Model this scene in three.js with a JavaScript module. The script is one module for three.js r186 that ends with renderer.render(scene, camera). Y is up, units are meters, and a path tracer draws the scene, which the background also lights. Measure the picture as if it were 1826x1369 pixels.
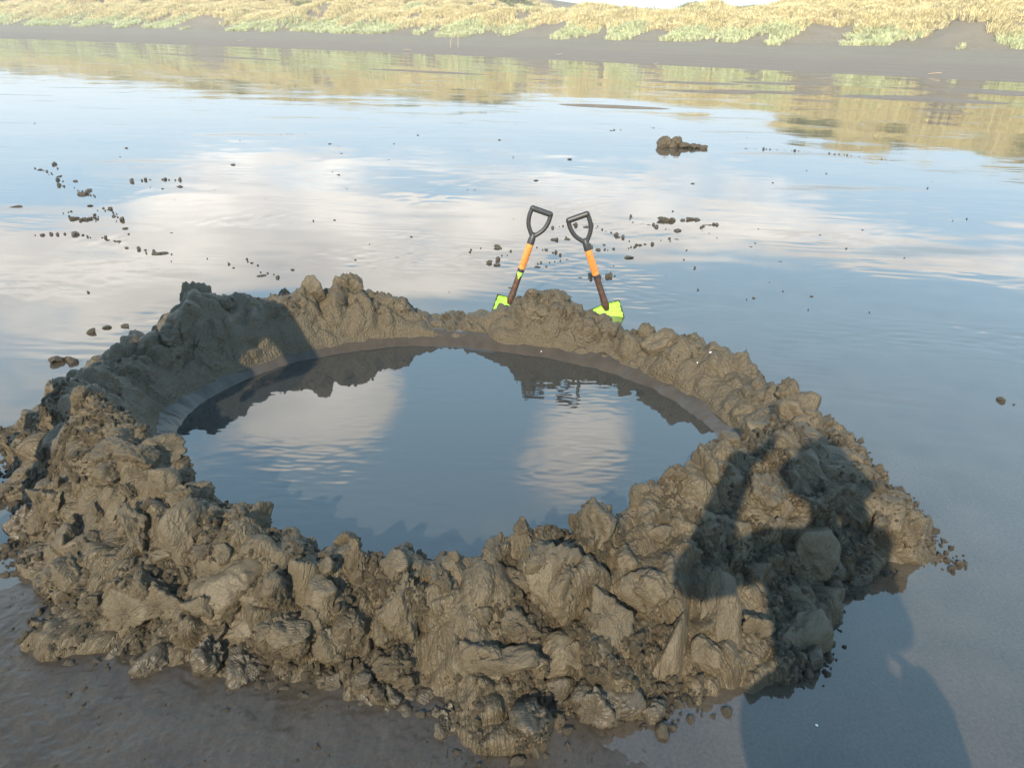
import * as THREE from 'three';
import { mergeGeometries, mergeVertices } from 'three/addons/utils/BufferGeometryUtils.js';
import { MarchingCubes } from 'three/addons/objects/MarchingCubes.js';
import { RoundedBoxGeometry } from 'three/addons/geometries/RoundedBoxGeometry.js';

// ---------------------------------------------------------------- camera, sky, sun, exposure
// x right, y up, -z away from the viewer. F (forward metres) is written as -z.
const scene = new THREE.Scene();
const camera = new THREE.PerspectiveCamera(56.75, 1024 / 767, 0.02, 3000);
camera.position.set(0, 1.6, 0);
camera.rotation.order = 'YXZ';
camera.rotation.set(-25.95 * Math.PI / 180, 0, 1.43 * Math.PI / 180);

const SUN_AZ = 15 * Math.PI / 180, SUN_EL = 31.5 * Math.PI / 180;   // light travels away from the viewer and a little to the right
const sunDir = new THREE.Vector3(-Math.sin(SUN_AZ) * Math.cos(SUN_EL), Math.sin(SUN_EL), Math.cos(SUN_AZ) * Math.cos(SUN_EL));
const sun = new THREE.DirectionalLight(new THREE.Color().setRGB(1.0, 0.86, 0.64), 5.0);
sun.position.copy(sunDir).multiplyScalar(60);
sun.castShadow = true;
sun.shadow.mapSize.set(4096, 4096);
Object.assign(sun.shadow.camera, { left: -90, right: 90, top: 90, bottom: -90, near: 1, far: 400 });
scene.add(sun, sun.target);

const renderer = new THREE.WebGLRenderer({ antialias: true });
renderer.setSize(1024, 767);
renderer.toneMapping = THREE.LinearToneMapping;
renderer.toneMappingExposure = 1.5;
renderer.shadowMap.enabled = true;

// ---------------------------------------------------------------- random numbers and noise
function rng(seed) { let a = seed >>> 0; return () => { a = (a + 0x6D2B79F5) | 0; let t = Math.imul(a ^ (a >>> 15), 1 | a); t = (t + Math.imul(t ^ (t >>> 7), 61 | t)) ^ t; return ((t ^ (t >>> 14)) >>> 0) / 4294967296; }; }
const PERM = (() => { const r = rng(77), p = []; for (let i = 0; i < 256; i++) p[i] = i; for (let i = 255; i > 0; i--) { const j = Math.floor(r() * (i + 1)); [p[i], p[j]] = [p[j], p[i]]; } const o = new Uint8Array(1024); for (let i = 0; i < 1024; i++) o[i] = p[i & 255]; return o; })();
const RND = (() => { const r = rng(5), o = new Float32Array(256 * 4); for (let i = 0; i < o.length; i++) o[i] = r(); return o; })();
const GR = []; { const r = rng(9); for (let i = 0; i < 256; i++) { const z = r() * 2 - 1, a = r() * 6.2832, q = Math.sqrt(1 - z * z); GR.push(q * Math.cos(a), q * Math.sin(a), z); } }
const fade = t => t * t * t * (t * (t * 6 - 15) + 10);
const lerp = (a, b, t) => a + (b - a) * t;
const clamp = (x, a = 0, b = 1) => x < a ? a : x > b ? b : x;
const sstep = (a, b, x) => { const t = clamp((x - a) / (b - a)); return t * t * (3 - 2 * t); };
function noise3(x, y, z) {
  const xi = Math.floor(x), yi = Math.floor(y), zi = Math.floor(z), xf = x - xi, yf = y - yi, zf = z - zi, u = fade(xf), v = fade(yf), w = fade(zf);
  const g = (a, b, c) => { const h = PERM[PERM[PERM[(xi + a) & 255] + ((yi + b) & 255)] + ((zi + c) & 255)] * 3; return GR[h] * (xf - a) + GR[h + 1] * (yf - b) + GR[h + 2] * (zf - c); };
  return 1.5 * lerp(lerp(lerp(g(0, 0, 0), g(1, 0, 0), u), lerp(g(0, 1, 0), g(1, 1, 0), u), v), lerp(lerp(g(0, 0, 1), g(1, 0, 1), u), lerp(g(0, 1, 1), g(1, 1, 1), u), v), w);
}
function pnoise2(x, y, px, py, seed = 0) {               // periodic in px, py
  const xi = Math.floor(x), yi = Math.floor(y), xf = x - xi, yf = y - yi, u = fade(xf), v = fade(yf);
  const m = (a, n) => ((a % n) + n) % n;
  const g = (a, b) => { const h = PERM[PERM[m(xi + a, px) & 255] + ((m(yi + b, py) + seed * 37) & 255)] * 3; return GR[h] * (xf - a) + GR[h + 1] * (yf - b); };
  return 1.6 * lerp(lerp(g(0, 0), g(1, 0), u), lerp(g(0, 1), g(1, 1), u), v);
}
const fbm3 = (x, y, z, n = 4) => { let s = 0, a = 0.5, f = 1; for (let i = 0; i < n; i++) { s += a * noise3(x * f, y * f, z * f); a *= 0.5; f *= 2.03; } return s; };
// nearest two feature points: [F1, F2, cell id, offset to nearest]
const WO = { f1: 0, f2: 0, id: 0, dx: 0, dy: 0, dz: 0 };
function worley(x, y, z) {
  const xi = Math.floor(x), yi = Math.floor(y), zi = Math.floor(z);
  let a = 9, b = 9, id = 0, ox = 0, oy = 0, oz = 0;
  for (let i = -1; i < 2; i++) for (let j = -1; j < 2; j++) { const pj = PERM[(xi + i) & 255] + ((yi + j) & 255); for (let k = -1; k < 2; k++) {
    const h = PERM[PERM[pj] + ((zi + k) & 255)], dx = xi + i + RND[h * 4] - x, dy = yi + j + RND[h * 4 + 1] - y, dz = zi + k + RND[h * 4 + 2] - z, d = dx * dx + dy * dy + dz * dz;
    if (d < a) { b = a; a = d; id = h; ox = dx; oy = dy; oz = dz; } else if (d < b) b = d;
  } }
  WO.f1 = Math.sqrt(a); WO.f2 = Math.sqrt(b); WO.id = id; WO.dx = ox; WO.dy = oy; WO.dz = oz;
  return WO;
}
function table(T, period) {                              // smooth interpolation of [x, v] rows
  return x => {
    if (period) x = ((x % period) + period) % period;
    let i = 0; while (i < T.length - 2 && x > T[i + 1][0]) i++;
    const t = clamp((x - T[i][0]) / (T[i + 1][0] - T[i][0])), q = t * t * (3 - 2 * t);
    return T[i][1] + (T[i + 1][1] - T[i][1]) * (0.5 * t + 0.5 * q);
  };
}

// the sky: thin evening haze, blue above, banks of cloud ahead
{
  const W = 2048, H = 1024, d = new Float32Array(W * H * 4), D = Math.PI / 180;
  const blobs = [   // azimuth, elevation (degrees), half sizes, strength
    [-16, 26.5, 7, 3.4, 1.5], [6.5, 30, 5.5, 4.6, 0.85], [-22, 13.5, 17, 4.2, 0.75], [6, 12.5, 15, 4, 0.7], [27, 12.6, 14, 2.8, 0.55], [-31, 21, 9, 4.5, 0.5],
    [-50, 20, 14, 8, 0.5], [-6, 18, 8, 2.2, 0.3], [34, 20.5, 4, 1.2, 0.5], [45, 24, 6, 2.5, 0.4], [-34, 31, 6, 4, 0.22], [-20, 8.5, 9, 1.0, 0.35], [2, 40, 9, 5, 0.2], [55, 12, 14, 4, 0.5], [-75, 14, 16, 6, 0.5],
    [100, 14, 20, 5, 0.4], [160, 16, 18, 6, 0.35], [-130, 18, 20, 6, 0.35], [24, 33, 6, 2, 0.16], [-8, 33, 4, 3, -0.4], [-4, 25, 4.5, 4, -0.6], [26, 25, 17, 7, -0.6]];
  for (let y = 0; y < H; y++) for (let x = 0; x < W; x++) {
    const phi = ((x + 0.5) / W - 0.5) * 2 * Math.PI, el = ((y + 0.5) / H - 0.5) * Math.PI;
    const dx = Math.cos(phi) * Math.cos(el), dz = Math.sin(phi) * Math.cos(el), dy = Math.sin(el);
    const az = Math.atan2(dx, -dz) / D, e = Math.max(el / D, 0);
    const k = sstep(0, 14, e), k2 = sstep(24, 70, e);
    let r = lerp(lerp(0.84, 0.58, k), 0.12, k2), g = lerp(lerp(0.93, 0.95, k), 0.25, k2), b = lerp(lerp(0.98, 1.26, k), 0.48, k2);
    const hh = 1 / (Math.max(dy, 0) + 0.12), cx = dx * hh, cz = dz * hh;
    const wv = noise3(cx * 1.3, cz * 1.3, 4.2) * 0.4;
    const n = fbm3(cx * 1.15 + wv, cz * 1.9 + wv, 1.7, 6) + 0.35 * fbm3(cx * 5.3, cz * 7, 3.3, 4);
    let dens = -0.17 + n * 0.62;
    for (const q of blobs) { let da = az - q[0]; if (da > 180) da -= 360; if (da < -180) da += 360; const s = (da / q[2]) ** 2 + ((e - q[1]) / q[3]) ** 2; if (s < 9) dens += q[4] * Math.exp(-s * 0.9); }
    const c = sstep(0.08, 0.5, dens) * sstep(1.5, 7, e), lit = clamp(0.62 + 0.9 * fbm3(cx * 2.1 + 9, cz * 2.6, 8.1, 5) + 0.35 * (dens - 0.5));
    const cr = lerp(0.86, 1.85, lit), cg = lerp(0.87, 1.78, lit), cb = lerp(0.9, 1.65, lit);
    r = lerp(r, cr, c); g = lerp(g, cg, c); b = lerp(b, cb, c);
    const o = (y * W + x) * 4; d[o] = r; d[o + 1] = g; d[o + 2] = b; d[o + 3] = 1;
  }
  const t = new THREE.DataTexture(d, W, H, THREE.RGBAFormat, THREE.FloatType);
  t.mapping = THREE.EquirectangularReflectionMapping; t.magFilter = t.minFilter = THREE.LinearFilter; t.wrapS = THREE.RepeatWrapping; t.needsUpdate = true;
  scene.background = t; scene.environment = t;
}

// ---------------------------------------------------------------- helpers
const taken = {};
function numbered(name) { const n = taken[name] = (taken[name] ?? -1) + 1; return n ? `${name}_${String(n).padStart(3, '0')}` : name; }
function shade(o) { o.traverse(m => { if (m.isMesh) { m.castShadow = true; m.receiveShadow = true; } }); return o; }
function tag(o, label, category, group) { Object.assign(o.userData, { label, category }); if (group) o.userData.group = group; return o; }
function mesh(name, geo, mat, parent = scene) { const m = new THREE.Mesh(geo, mat); m.name = parent === scene ? numbered(name) : name; parent.add(m); m.castShadow = m.receiveShadow = true; return m; }
function thing(name, label, category, x, y, F, group) { const o = new THREE.Group(); o.name = numbered(name); o.position.set(x, y, -F); scene.add(o); return tag(o, label, category, group); }
function structure(name, geo, mat) { const m = mesh(name, geo, mat); m.userData.kind = 'structure'; return m; }
function dataTex(n, fn, srgb = false, m = n) {
  const d = new Uint8Array(n * m * 4);
  for (let y = 0; y < m; y++) for (let x = 0; x < n; x++) { const c = fn(x / n, y / m, x, y), o = (y * n + x) * 4; d[o] = clamp(c[0]) * 255; d[o + 1] = clamp(c[1]) * 255; d[o + 2] = clamp(c[2]) * 255; d[o + 3] = 255; }
  const t = new THREE.DataTexture(d, n, m, THREE.RGBAFormat); t.wrapS = t.wrapT = THREE.RepeatWrapping; t.magFilter = THREE.LinearFilter; t.minFilter = THREE.LinearMipmapLinearFilter; t.generateMipmaps = true;
  if (srgb) t.colorSpace = THREE.SRGBColorSpace; t.needsUpdate = true; return t;
}
const grey = v => [v, v, v];
function pf(x, y, p, n, seed) { let s = 0, a = 0.5; for (let i = 0; i < n; i++) { s += a * pnoise2(x * p, y * p, p, p, seed + i); a *= 0.55; p *= 2; } return s; }
function grid(nu, nv, pos, uv, closed) {                // pos(i, j) -> [x, y, z]
  const P = new Float32Array(nu * nv * 3), U = new Float32Array(nu * nv * 2), I = new Uint32Array((nu - 1) * (nv - 1) * 6); let q = 0;
  for (let i = 0; i < nu; i++) for (let j = 0; j < nv; j++) { const k = i * nv + j, p = pos(i, j), t = uv(i, j, p); P.set(p, k * 3); U.set(t, k * 2); }
  for (let i = 0; i < nu - 1; i++) for (let j = 0; j < nv - 1; j++) { const a = i * nv + j, b = a + nv; I[q++] = a; I[q++] = a + 1; I[q++] = b; I[q++] = b; I[q++] = a + 1; I[q++] = b + 1; }
  const g = new THREE.BufferGeometry(); g.setAttribute('position', new THREE.BufferAttribute(P, 3)); g.setAttribute('uv', new THREE.BufferAttribute(U, 2)); g.setIndex(new THREE.BufferAttribute(I, 1)); g.computeVertexNormals();
  if (closed) { const N = g.attributes.normal; for (let j = 0; j < nv; j++) { const a = j, b = (nu - 1) * nv + j, v = new THREE.Vector3(N.getX(a) + N.getX(b), N.getY(a) + N.getY(b), N.getZ(a) + N.getZ(b)).normalize(); N.setXYZ(a, v.x, v.y, v.z); N.setXYZ(b, v.x, v.y, v.z); } }
  return g;
}

// ---------------------------------------------------------------- textures and materials
const grainTex = dataTex(1024, (u, v) => { const n = pf(u, v, 128, 3, 1), m = pf(u, v, 6, 4, 5), s = RND[(Math.floor(u * 1024) * 7 + Math.floor(v * 1024) * 131 + PERM[Math.floor(u * 1024) & 255] * 3 + PERM[Math.floor(v * 1024) & 255] * 11) & 1023]; const q = 0.72 + 0.34 * n + 0.26 * m + (s - 0.5) * 0.3; return [q * 1.01, q * 0.99, q * 0.96]; });
const rippleTex = dataTex(1024, (u, v) => {            // long low ripples left by the backwash
  const w = 0.03 * pf(u, v, 4, 3, 2), m = sstep(-0.25, 0.35, pf(u, v, 3, 3, 9));
  const a = pnoise2((u + w) * 5, (v + w) * 26, 5, 26, 3), b = pnoise2((u + w) * 12, (v + w) * 54, 12, 54, 4), c = pnoise2(u * 34, v * 120, 34, 120, 6), l = pf(u, v, 5, 3, 12);
  return grey(0.5 + 0.22 * l + (0.2 * a + 0.12 * b) * m * m + 0.012 * c * m);
});
const wetRough = dataTex(1024, (u, v) => { const a = pf(u + 0.01 * pf(u, v, 8, 3, 4), v * 3 % 1, 4, 5, 7); return [0, 0.1 + 0.5 * sstep(0.12, 0.5, a), 0]; });
const sandBump = dataTex(1024, (u, v) => { let s = 0.5 * pf(u, v, 32, 4, 3) + 0.16 * pf(u, v, 8, 3, 5); return grey(0.5 + 0.55 * s); });
const sandTone = dataTex(1024, (u, v) => { const a = pf(u, v, 5, 5, 11), b = pf(u, v, 60, 3, 14), s = RND[(Math.floor(u * 1024) * 13 + PERM[Math.floor(v * 1024) & 255] * 5 + Math.floor(v * 1024) * 29) & 1023]; const q = 0.78 + 0.16 * a + 0.3 * b + (s - 0.5) * 0.22; return [q, q * (0.99 + 0.03 * a), q * (0.96 + 0.08 * a)]; });
function rep(t, x, y = x) { const c = t.clone(); c.repeat.set(x, y); c.needsUpdate = true; return c; }
const rgb = (r, g, b) => new THREE.Color().setRGB(r, g, b);
const M = {
  wet: new THREE.MeshPhysicalMaterial({ color: rgb(0.082, 0.068, 0.053), roughness: 0.38, roughnessMap: rep(wetRough, 1 / 9), map: rep(grainTex, 1 / 1.3), bumpMap: rep(rippleTex, 1 / 4), bumpScale: 0.0036, ior: 1.74 }),
  water: new THREE.MeshPhysicalMaterial({ color: rgb(0.032, 0.034, 0.033), roughness: 0.03, ior: 1.8, bumpScale: 0.003 }),
  mud: new THREE.MeshPhysicalMaterial({ color: rgb(0.113, 0.088, 0.054), roughness: 0.55, map: rep(sandTone, 1.6), bumpMap: rep(sandBump, 2.6), bumpScale: 0.022, ior: 1.45 }),
  clod: new THREE.MeshPhysicalMaterial({ color: rgb(0.113, 0.088, 0.054), roughness: 0.58, map: rep(sandTone, 0.45), bumpMap: rep(sandBump, 0.4), bumpScale: 0.012, ior: 1.45 }),
  smoothClod: new THREE.MeshPhysicalMaterial({ color: rgb(0.113, 0.088, 0.054), roughness: 0.55, map: rep(sandTone, 0.45), bumpMap: rep(sandBump, 0.35), bumpScale: 0.008, ior: 1.45 }),
  wetClod: new THREE.MeshPhysicalMaterial({ color: rgb(0.088, 0.071, 0.048), roughness: 0.38, map: rep(sandTone, 0.45), bumpMap: rep(sandBump, 0.4), bumpScale: 0.009, ior: 1.5 }),
  strip: new THREE.MeshPhysicalMaterial({ color: rgb(0.078, 0.062, 0.043), roughness: 0.26, map: rep(grainTex, 2.2), ior: 1.5 }),
  dry: new THREE.MeshStandardMaterial({ color: rgb(0.225, 0.19, 0.142), roughness: 0.95, map: rep(sandTone, 1 / 14) }),
  apron: new THREE.MeshPhysicalMaterial({ color: rgb(0.064, 0.054, 0.043), roughness: 0.34, map: rep(grainTex, 1 / 1.1), bumpMap: rep(sandBump, 1.4), bumpScale: 0.002, ior: 1.45 }),
  damp: new THREE.MeshPhysicalMaterial({ color: rgb(0.225, 0.182, 0.138), roughness: 0.9, map: rep(grainTex, 1 / 4), ior: 1.5 }),
};

// ---------------------------------------------------------------- the ring of piled sand: plan in metres, angles about the pool centre (0 = right, 90 = away)
const CX = -0.3, CF = 2.78, R = Math.PI / 180, WL = -0.012;
const rWater = table([[0, 1.245], [11.7, 1.212], [23, 1.152], [38, 1.092], [56, 1.015], [75, 0.973], [94, 1.003], [112, 1.055], [129, 1.096], [144, 1.159], [161, 1.202], [176, 1.21], [188, 1.155], [202, 1.074], [217, 0.97], [229, 0.965], [253, 0.945], [270, 0.94], [290, 0.95], [310, 0.98], [330, 1.05], [345, 1.15], [360, 1.245]], 360);
const wStrip = table([[0, 0.09], [15, 0.08], [35, 0.08], [52, 0.08], [76, 0.06], [97, 0.08], [111, 0.06], [137, 0.06], [160, 0.06], [176, 0.1], [190, 0.09], [215, 0.05], [250, 0.03], [300, 0.03], [345, 0.07], [360, 0.09]], 360);
const rOut = table([[0, 1.86], [15, 1.76], [30, 1.66], [45, 1.58], [60, 1.54], [75, 1.52], [90, 1.52], [105, 1.55], [120, 1.63], [135, 1.75], [150, 1.88], [165, 1.95], [180, 1.92], [190, 1.8], [200, 1.716], [205, 1.62], [214.6, 1.64], [225.8, 1.578], [227.8, 1.682], [232.3, 1.739], [234.3, 1.705], [238.1, 1.58], [247.5, 1.485], [258.2, 1.469], [273.7, 1.465], [276, 1.536], [276.9, 1.626], [281, 1.64], [285.6, 1.653], [287.1, 1.572], [289.2, 1.553], [294, 1.64], [302.6, 1.686], [309.7, 1.765], [316.6, 1.762], [326, 1.728], [332.6, 1.843], [335, 2.06], [342, 1.97], [350, 1.88], [360, 1.86]], 360);
const crest = [[0, 1.55, 0.25], [7, 1.52, 0.19], [14, 1.48, 0.18], [21, 1.44, 0.26], [28, 1.4, 0.25], [35, 1.37, 0.205], [42, 1.34, 0.165], [49, 1.31, 0.155], [56, 1.28, 0.22], [63, 1.27, 0.3], [70, 1.26, 0.3], [77, 1.25, 0.21], [84, 1.25, 0.13], [91, 1.26, 0.08], [98, 1.28, 0.11], [105, 1.29, 0.165], [112, 1.32, 0.255], [119, 1.35, 0.31], [126, 1.38, 0.27], [133, 1.42, 0.305], [140, 1.47, 0.31], [147, 1.51, 0.345], [154, 1.54, 0.41], [161, 1.57, 0.26], [168, 1.57, 0.235], [175, 1.57, 0.26], [182, 1.54, 0.29], [189, 1.48, 0.33], [196, 1.38, 0.37], [203, 1.3, 0.39], [210, 1.26, 0.38], [217, 1.23, 0.355], [224, 1.21, 0.32], [231, 1.2, 0.3], [238, 1.19, 0.29], [245, 1.19, 0.275], [252, 1.18, 0.265], [259, 1.17, 0.24], [266, 1.17, 0.24], [273, 1.17, 0.245], [280, 1.2, 0.27], [287, 1.2, 0.25], [294, 1.22, 0.28], [301, 1.23, 0.29], [308, 1.24, 0.33], [315, 1.24, 0.38], [322, 1.27, 0.4], [329, 1.33, 0.4], [336, 1.42, 0.39], [343, 1.46, 0.32], [350, 1.49, 0.27], [360, 1.55, 0.25]];
const rCrest = table(crest.map(c => [c[0], c[1]]), 360), hCrest = table(crest.map(c => [c[0], c[2]]), 360);
function wallBase(a, v) {                                // a in degrees, v 0 (inner foot) .. 1 (outer foot)
  const ri = rWater(a) + wStrip(a) - 0.02, rc = rCrest(a), ro = rOut(a), H = hCrest(a) - 0.035;
  let r, y;
  if (v < 0.42) { const t = v / 0.42; r = lerp(ri, rc, t); y = 0.02 + (H - 0.02) * Math.pow(Math.sin(t * Math.PI / 2), 0.9); }
  else { const t = (v - 0.42) / 0.58, s = Math.max(0, 1 - t); r = lerp(rc, ro, Math.pow(t, 0.92)); y = H * (0.75 * Math.pow(s, 0.95) + 0.25 * (s * s * (3 - 2 * s))) - 0.035 * t; }
  return [CX + r * Math.cos(a * R), y, -(CF + r * Math.sin(a * R))];
}
function lumps(x, y, z) {                                // height of the clods, crumbs and cracks above the bank
  const ax = noise3(x * 4 + 7, y * 4, z * 4), ay = noise3(x * 4, y * 4 + 3, z * 4), az = noise3(x * 4, y * 4, z * 4 + 11);
  const wx = x + 0.035 * ax + 0.009 * noise3(x * 17, y * 17, z * 17), wy = y + 0.035 * ay + 0.009 * noise3(x * 17 + 30, y * 17, z * 17), wz = z + 0.035 * az + 0.009 * noise3(x * 17, y * 17 + 50, z * 17);
  const rough = sstep(-0.3, 0.25, noise3(x * 3.3 + 5, y * 3.3, z * 3.3) + 0.4 * noise3(x * 9, y * 9, z * 9));
  let h = 0.07 * (Math.abs(noise3(wx * 5.2, wy * 4.2, wz * 5.2)) - 0.22) + 0.05 * (Math.abs(noise3(wx * 10.5 + 4, wy * 8.5, wz * 10.5)) - 0.2);
  let w = worley(wx * 6.6, wy * 5.2, wz * 6.6), id = w.id * 4, e = w.f2 - w.f1, out = sstep(0.45, 0.9, RND[id + 3]);   // some big clods stand proud, with flat tilted faces
  h += out * Math.sqrt(sstep(0, 0.5, e)) * (0.045 + 0.1 * ((RND[id] - 0.5) * w.dx + (RND[id + 1] - 0.5) * w.dy + (RND[id + 2] - 0.5) * w.dz)) - 0.008 * (1 - sstep(0, 0.1, e)) * out;
  const calm = 1 - 0.7 * out * sstep(0.1, 0.35, e) * (RND[id + 2] > 0.4 ? 1 : 0), rr = rough * calm;
  w = worley(wx * 15 + 3, wy * 14, wz * 15); id = w.id * 4; e = w.f2 - w.f1;
  h += (0.35 + 0.65 * rr) * (0.046 * RND[id + 3] * RND[id + 3] * Math.sqrt(sstep(0, 0.7, e)) - 0.006 * (1 - sstep(0, 0.16, e)) * RND[id]);
  h += (0.2 + 0.8 * rr) * 0.013 * noise3(wx * 24, wy * 24, wz * 24);
  w = worley(wx * 38, wy * 36 + 9, wz * 38); id = w.id * 4; e = w.f2 - w.f1;
  h += (0.1 + 0.9 * rr) * (0.021 * RND[id + 3] * RND[id] * Math.sqrt(sstep(0, 0.7, e)) - 0.004);
  w = worley(x * 84, y * 80 + 9, z * 84); id = w.id * 4;
  h += (0.15 + 0.85 * rr) * 0.011 * RND[id + 3] * Math.sqrt(sstep(0, 0.7, w.f2 - w.f1));
  const ck = Math.abs(noise3(wx * 11, wy * 6 + 20, wz * 11) + 0.2 * noise3(x * 40, y * 40, z * 40));
  h -= 0.014 * (1 - sstep(0, 0.05, ck)) * sstep(0.05, 0.4, noise3(x * 5, y * 5 + 8, z * 5));
  return h + 0.0012 * noise3(x * 110, y * 110, z * 110);
}
const NA = 2600, NV = 250;
const angOf = i => { const t = i / (NA - 1); return 90 + 360 * t + 20 * Math.sin(2 * Math.PI * t); };   // finer towards the viewer
function wallPoint(a, v) {
  const p = wallBase(a, v), q = wallBase(a + 0.4, v), s = wallBase(a, Math.min(v + 0.012, 1)), t = wallBase(a, Math.max(v - 0.012, 0));
  let ux = q[0] - p[0], uy = q[1] - p[1], uz = q[2] - p[2], vx = s[0] - t[0], vy = s[1] - t[1], vz = s[2] - t[2];
  let nx = vy * uz - vz * uy, ny = vz * ux - vx * uz, nz = vx * uy - vy * ux; if (ny < 0) { nx = -nx; ny = -ny; nz = -nz; }
  ny += 0.25 * Math.hypot(nx, ny, nz); const l = Math.hypot(nx, ny, nz) || 1;
  const edge = sstep(0, 0.07, v) * sstep(1.0, 0.94, v), inner = 1 - 0.45 * sstep(0.3, 0.12, v);
  let h = lumps(p[0], p[1] + 2, p[2]); h = (h + 0.012) * (0.3 + 0.7 * edge) * inner - 0.012;
  return [p[0] + nx / l * h, p[1] + ny / l * h, p[2] + nz / l * h];
}
const bank = thing('sand_wall', 'lumpy ring of piled wet grey-brown sand walling in the pool', 'sand wall', CX, 0, CF);
{
  let last = null, arc = 0;                              // uv in metres, measured along the displaced surface
  const g = grid(NA, NV, (i, j) => { const p = wallPoint(angOf(i), j / (NV - 1)); return [p[0] - CX, p[1], p[2] + CF]; }, (i, j, p) => { arc = j && last ? arc + Math.hypot(p[0] - last[0], p[1] - last[1], p[2] - last[2]) : 0; last = p; return [angOf(i) * R * 1.35, arc * 0.85]; }, true);
  { const P = g.attributes.position.array; for (let it = 0; it < 3; it++) { const Q = P.slice(); for (let i = 1; i < NA - 1; i++) for (let j = 1; j < NV - 1; j++) { const k = (i * NV + j) * 3; for (let c = 0; c < 3; c++) P[k + c] = 0.4 * Q[k + c] + 0.15 * (Q[k + c - 3] + Q[k + c + 3] + Q[k + c - NV * 3] + Q[k + c + NV * 3]); } } g.computeVertexNormals(); }   // wet sand slumps: soften folds
  mesh('bank', g, M.mud, bank);
  const n = 720, m = 26;
  const s = grid(n + 1, m, (i, j) => {
    const a = 360 * i / n, t = j / (m - 1), w = rWater(a) + 0.014 * noise3(Math.cos(a * R) * 5, 3, Math.sin(a * R) * 5) + 0.006 * noise3(Math.cos(a * R) * 17, 3, Math.sin(a * R) * 17), r = lerp(w - 0.4, w + wStrip(a) + 0.06, t), k = (r - w) / Math.max(wStrip(a), 0.03);
    const y = k < 0 ? WL + k * 0.035 : WL + Math.min(k, 1.6) * 0.045 - 0.01 * k * k * 0.5;
    const qx = r * Math.cos(a * R), qz = r * Math.sin(a * R), wob = 0.007 * noise3(qx * 9, 4, qz * 9) + 0.004 * noise3(qx * 26, 4, qz * 26) + 0.002 * noise3(qx * 70, 4, qz * 70);
    return [r * Math.cos(a * R), y + wob, -r * Math.sin(a * R)];
  }, (i, j, p) => [p[0], p[2]], true);
  const st = mesh('wet_ledge', s, M.strip, bank); st.userData.label = 'smooth wet ledge at the water line';
}
// ---------------------------------------------------------------- pool water
{
  const n = 180, m = 60;
  M.water.bumpMap = rep(dataTex(1024, (u, v) => { const w = 0.02 * pf(u, v, 5, 2, 3), k = sstep(-0.3, 0.4, pf(u, v, 3, 2, 21)); return grey(0.5 + k * (0.2 * pnoise2((u + w) * 14, (v - w) * 34, 14, 34, 2) + 0.11 * pnoise2((u - w) * 30, (v + w) * 70, 30, 70, 8)) + 0.1 * pf(u, v, 4, 2, 17)); }), 1 / 2);
  const g = grid(n + 1, m, (i, j) => { const a = 360 * i / n, r = (rWater(a) + 0.05) * j / (m - 1); return [CX + r * Math.cos(a * R), WL, -(CF + r * Math.sin(a * R))]; }, (i, j, p) => [p[0], p[2]], true);
  structure('pool_water', g, M.water);
}
// ---------------------------------------------------------------- shore line, beach and dunes (s along the shore to the left, t inland)
const shoreT = table([[-400, -160], [-100, -42], [-60, -22], [-20, -5], [0, 0], [19, 3.2], [35, 6.4], [53, 6.6], [75, 4.4], [101, 0], [140, -6], [220, -14], [700, -40]]);
const toXF = (s, t) => [24 - 0.837 * s + 0.547 * t, 36.4 + 0.547 * s + 0.837 * t];
const ridge = table([[-200, 9.5], [20, 10], [25, 9], [31, 5.7], [45, 5.6], [58, 5.2], [63, 3.4], [69, 3.4], [74, 6.6], [80, 8.8], [120, 9.5], [180, 8.5], [240, 6.5], [300, 5], [700, 5]]);
const rise = u => u <= -24 ? 0 : u < 0 ? 0.022 / 48 * (u + 24) ** 2 : 0.264;   // the flat lifts a little towards the shore
function duneH(s, u) {                                   // u metres inland of the water line
  if (u < 0) return rise(u) + u * 0.012;
  const w = noise3(s * 0.09, 3, u * 0.09), w2 = noise3(s * 0.31, 8, u * 0.22), w3 = noise3(s * 0.8, 2, u * 0.6);
  let h = u < 10 ? 0.264 + 0.436 * Math.pow(u / 10, 1.1) : 0.7 + 0.075 * (Math.min(u, 24) - 10);
  const foot = 22 + 2.5 * noise3(s * 0.13, 5, 0) + 1.2 * noise3(s * 0.5, 9, 0), k = sstep(foot, foot + 11, u);
  h += k * (2.6 + 1.0 * w + 0.5 * w2) + 0.18 * w3 * sstep(foot, foot + 4, u) + 0.4 * w2 * sstep(foot - 2, foot + 5, u);
  h += sstep(36, 60, u) * (ridge(s) - 5.1 + 0.45 * w + 0.35 * w2);
  return h;
}
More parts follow.
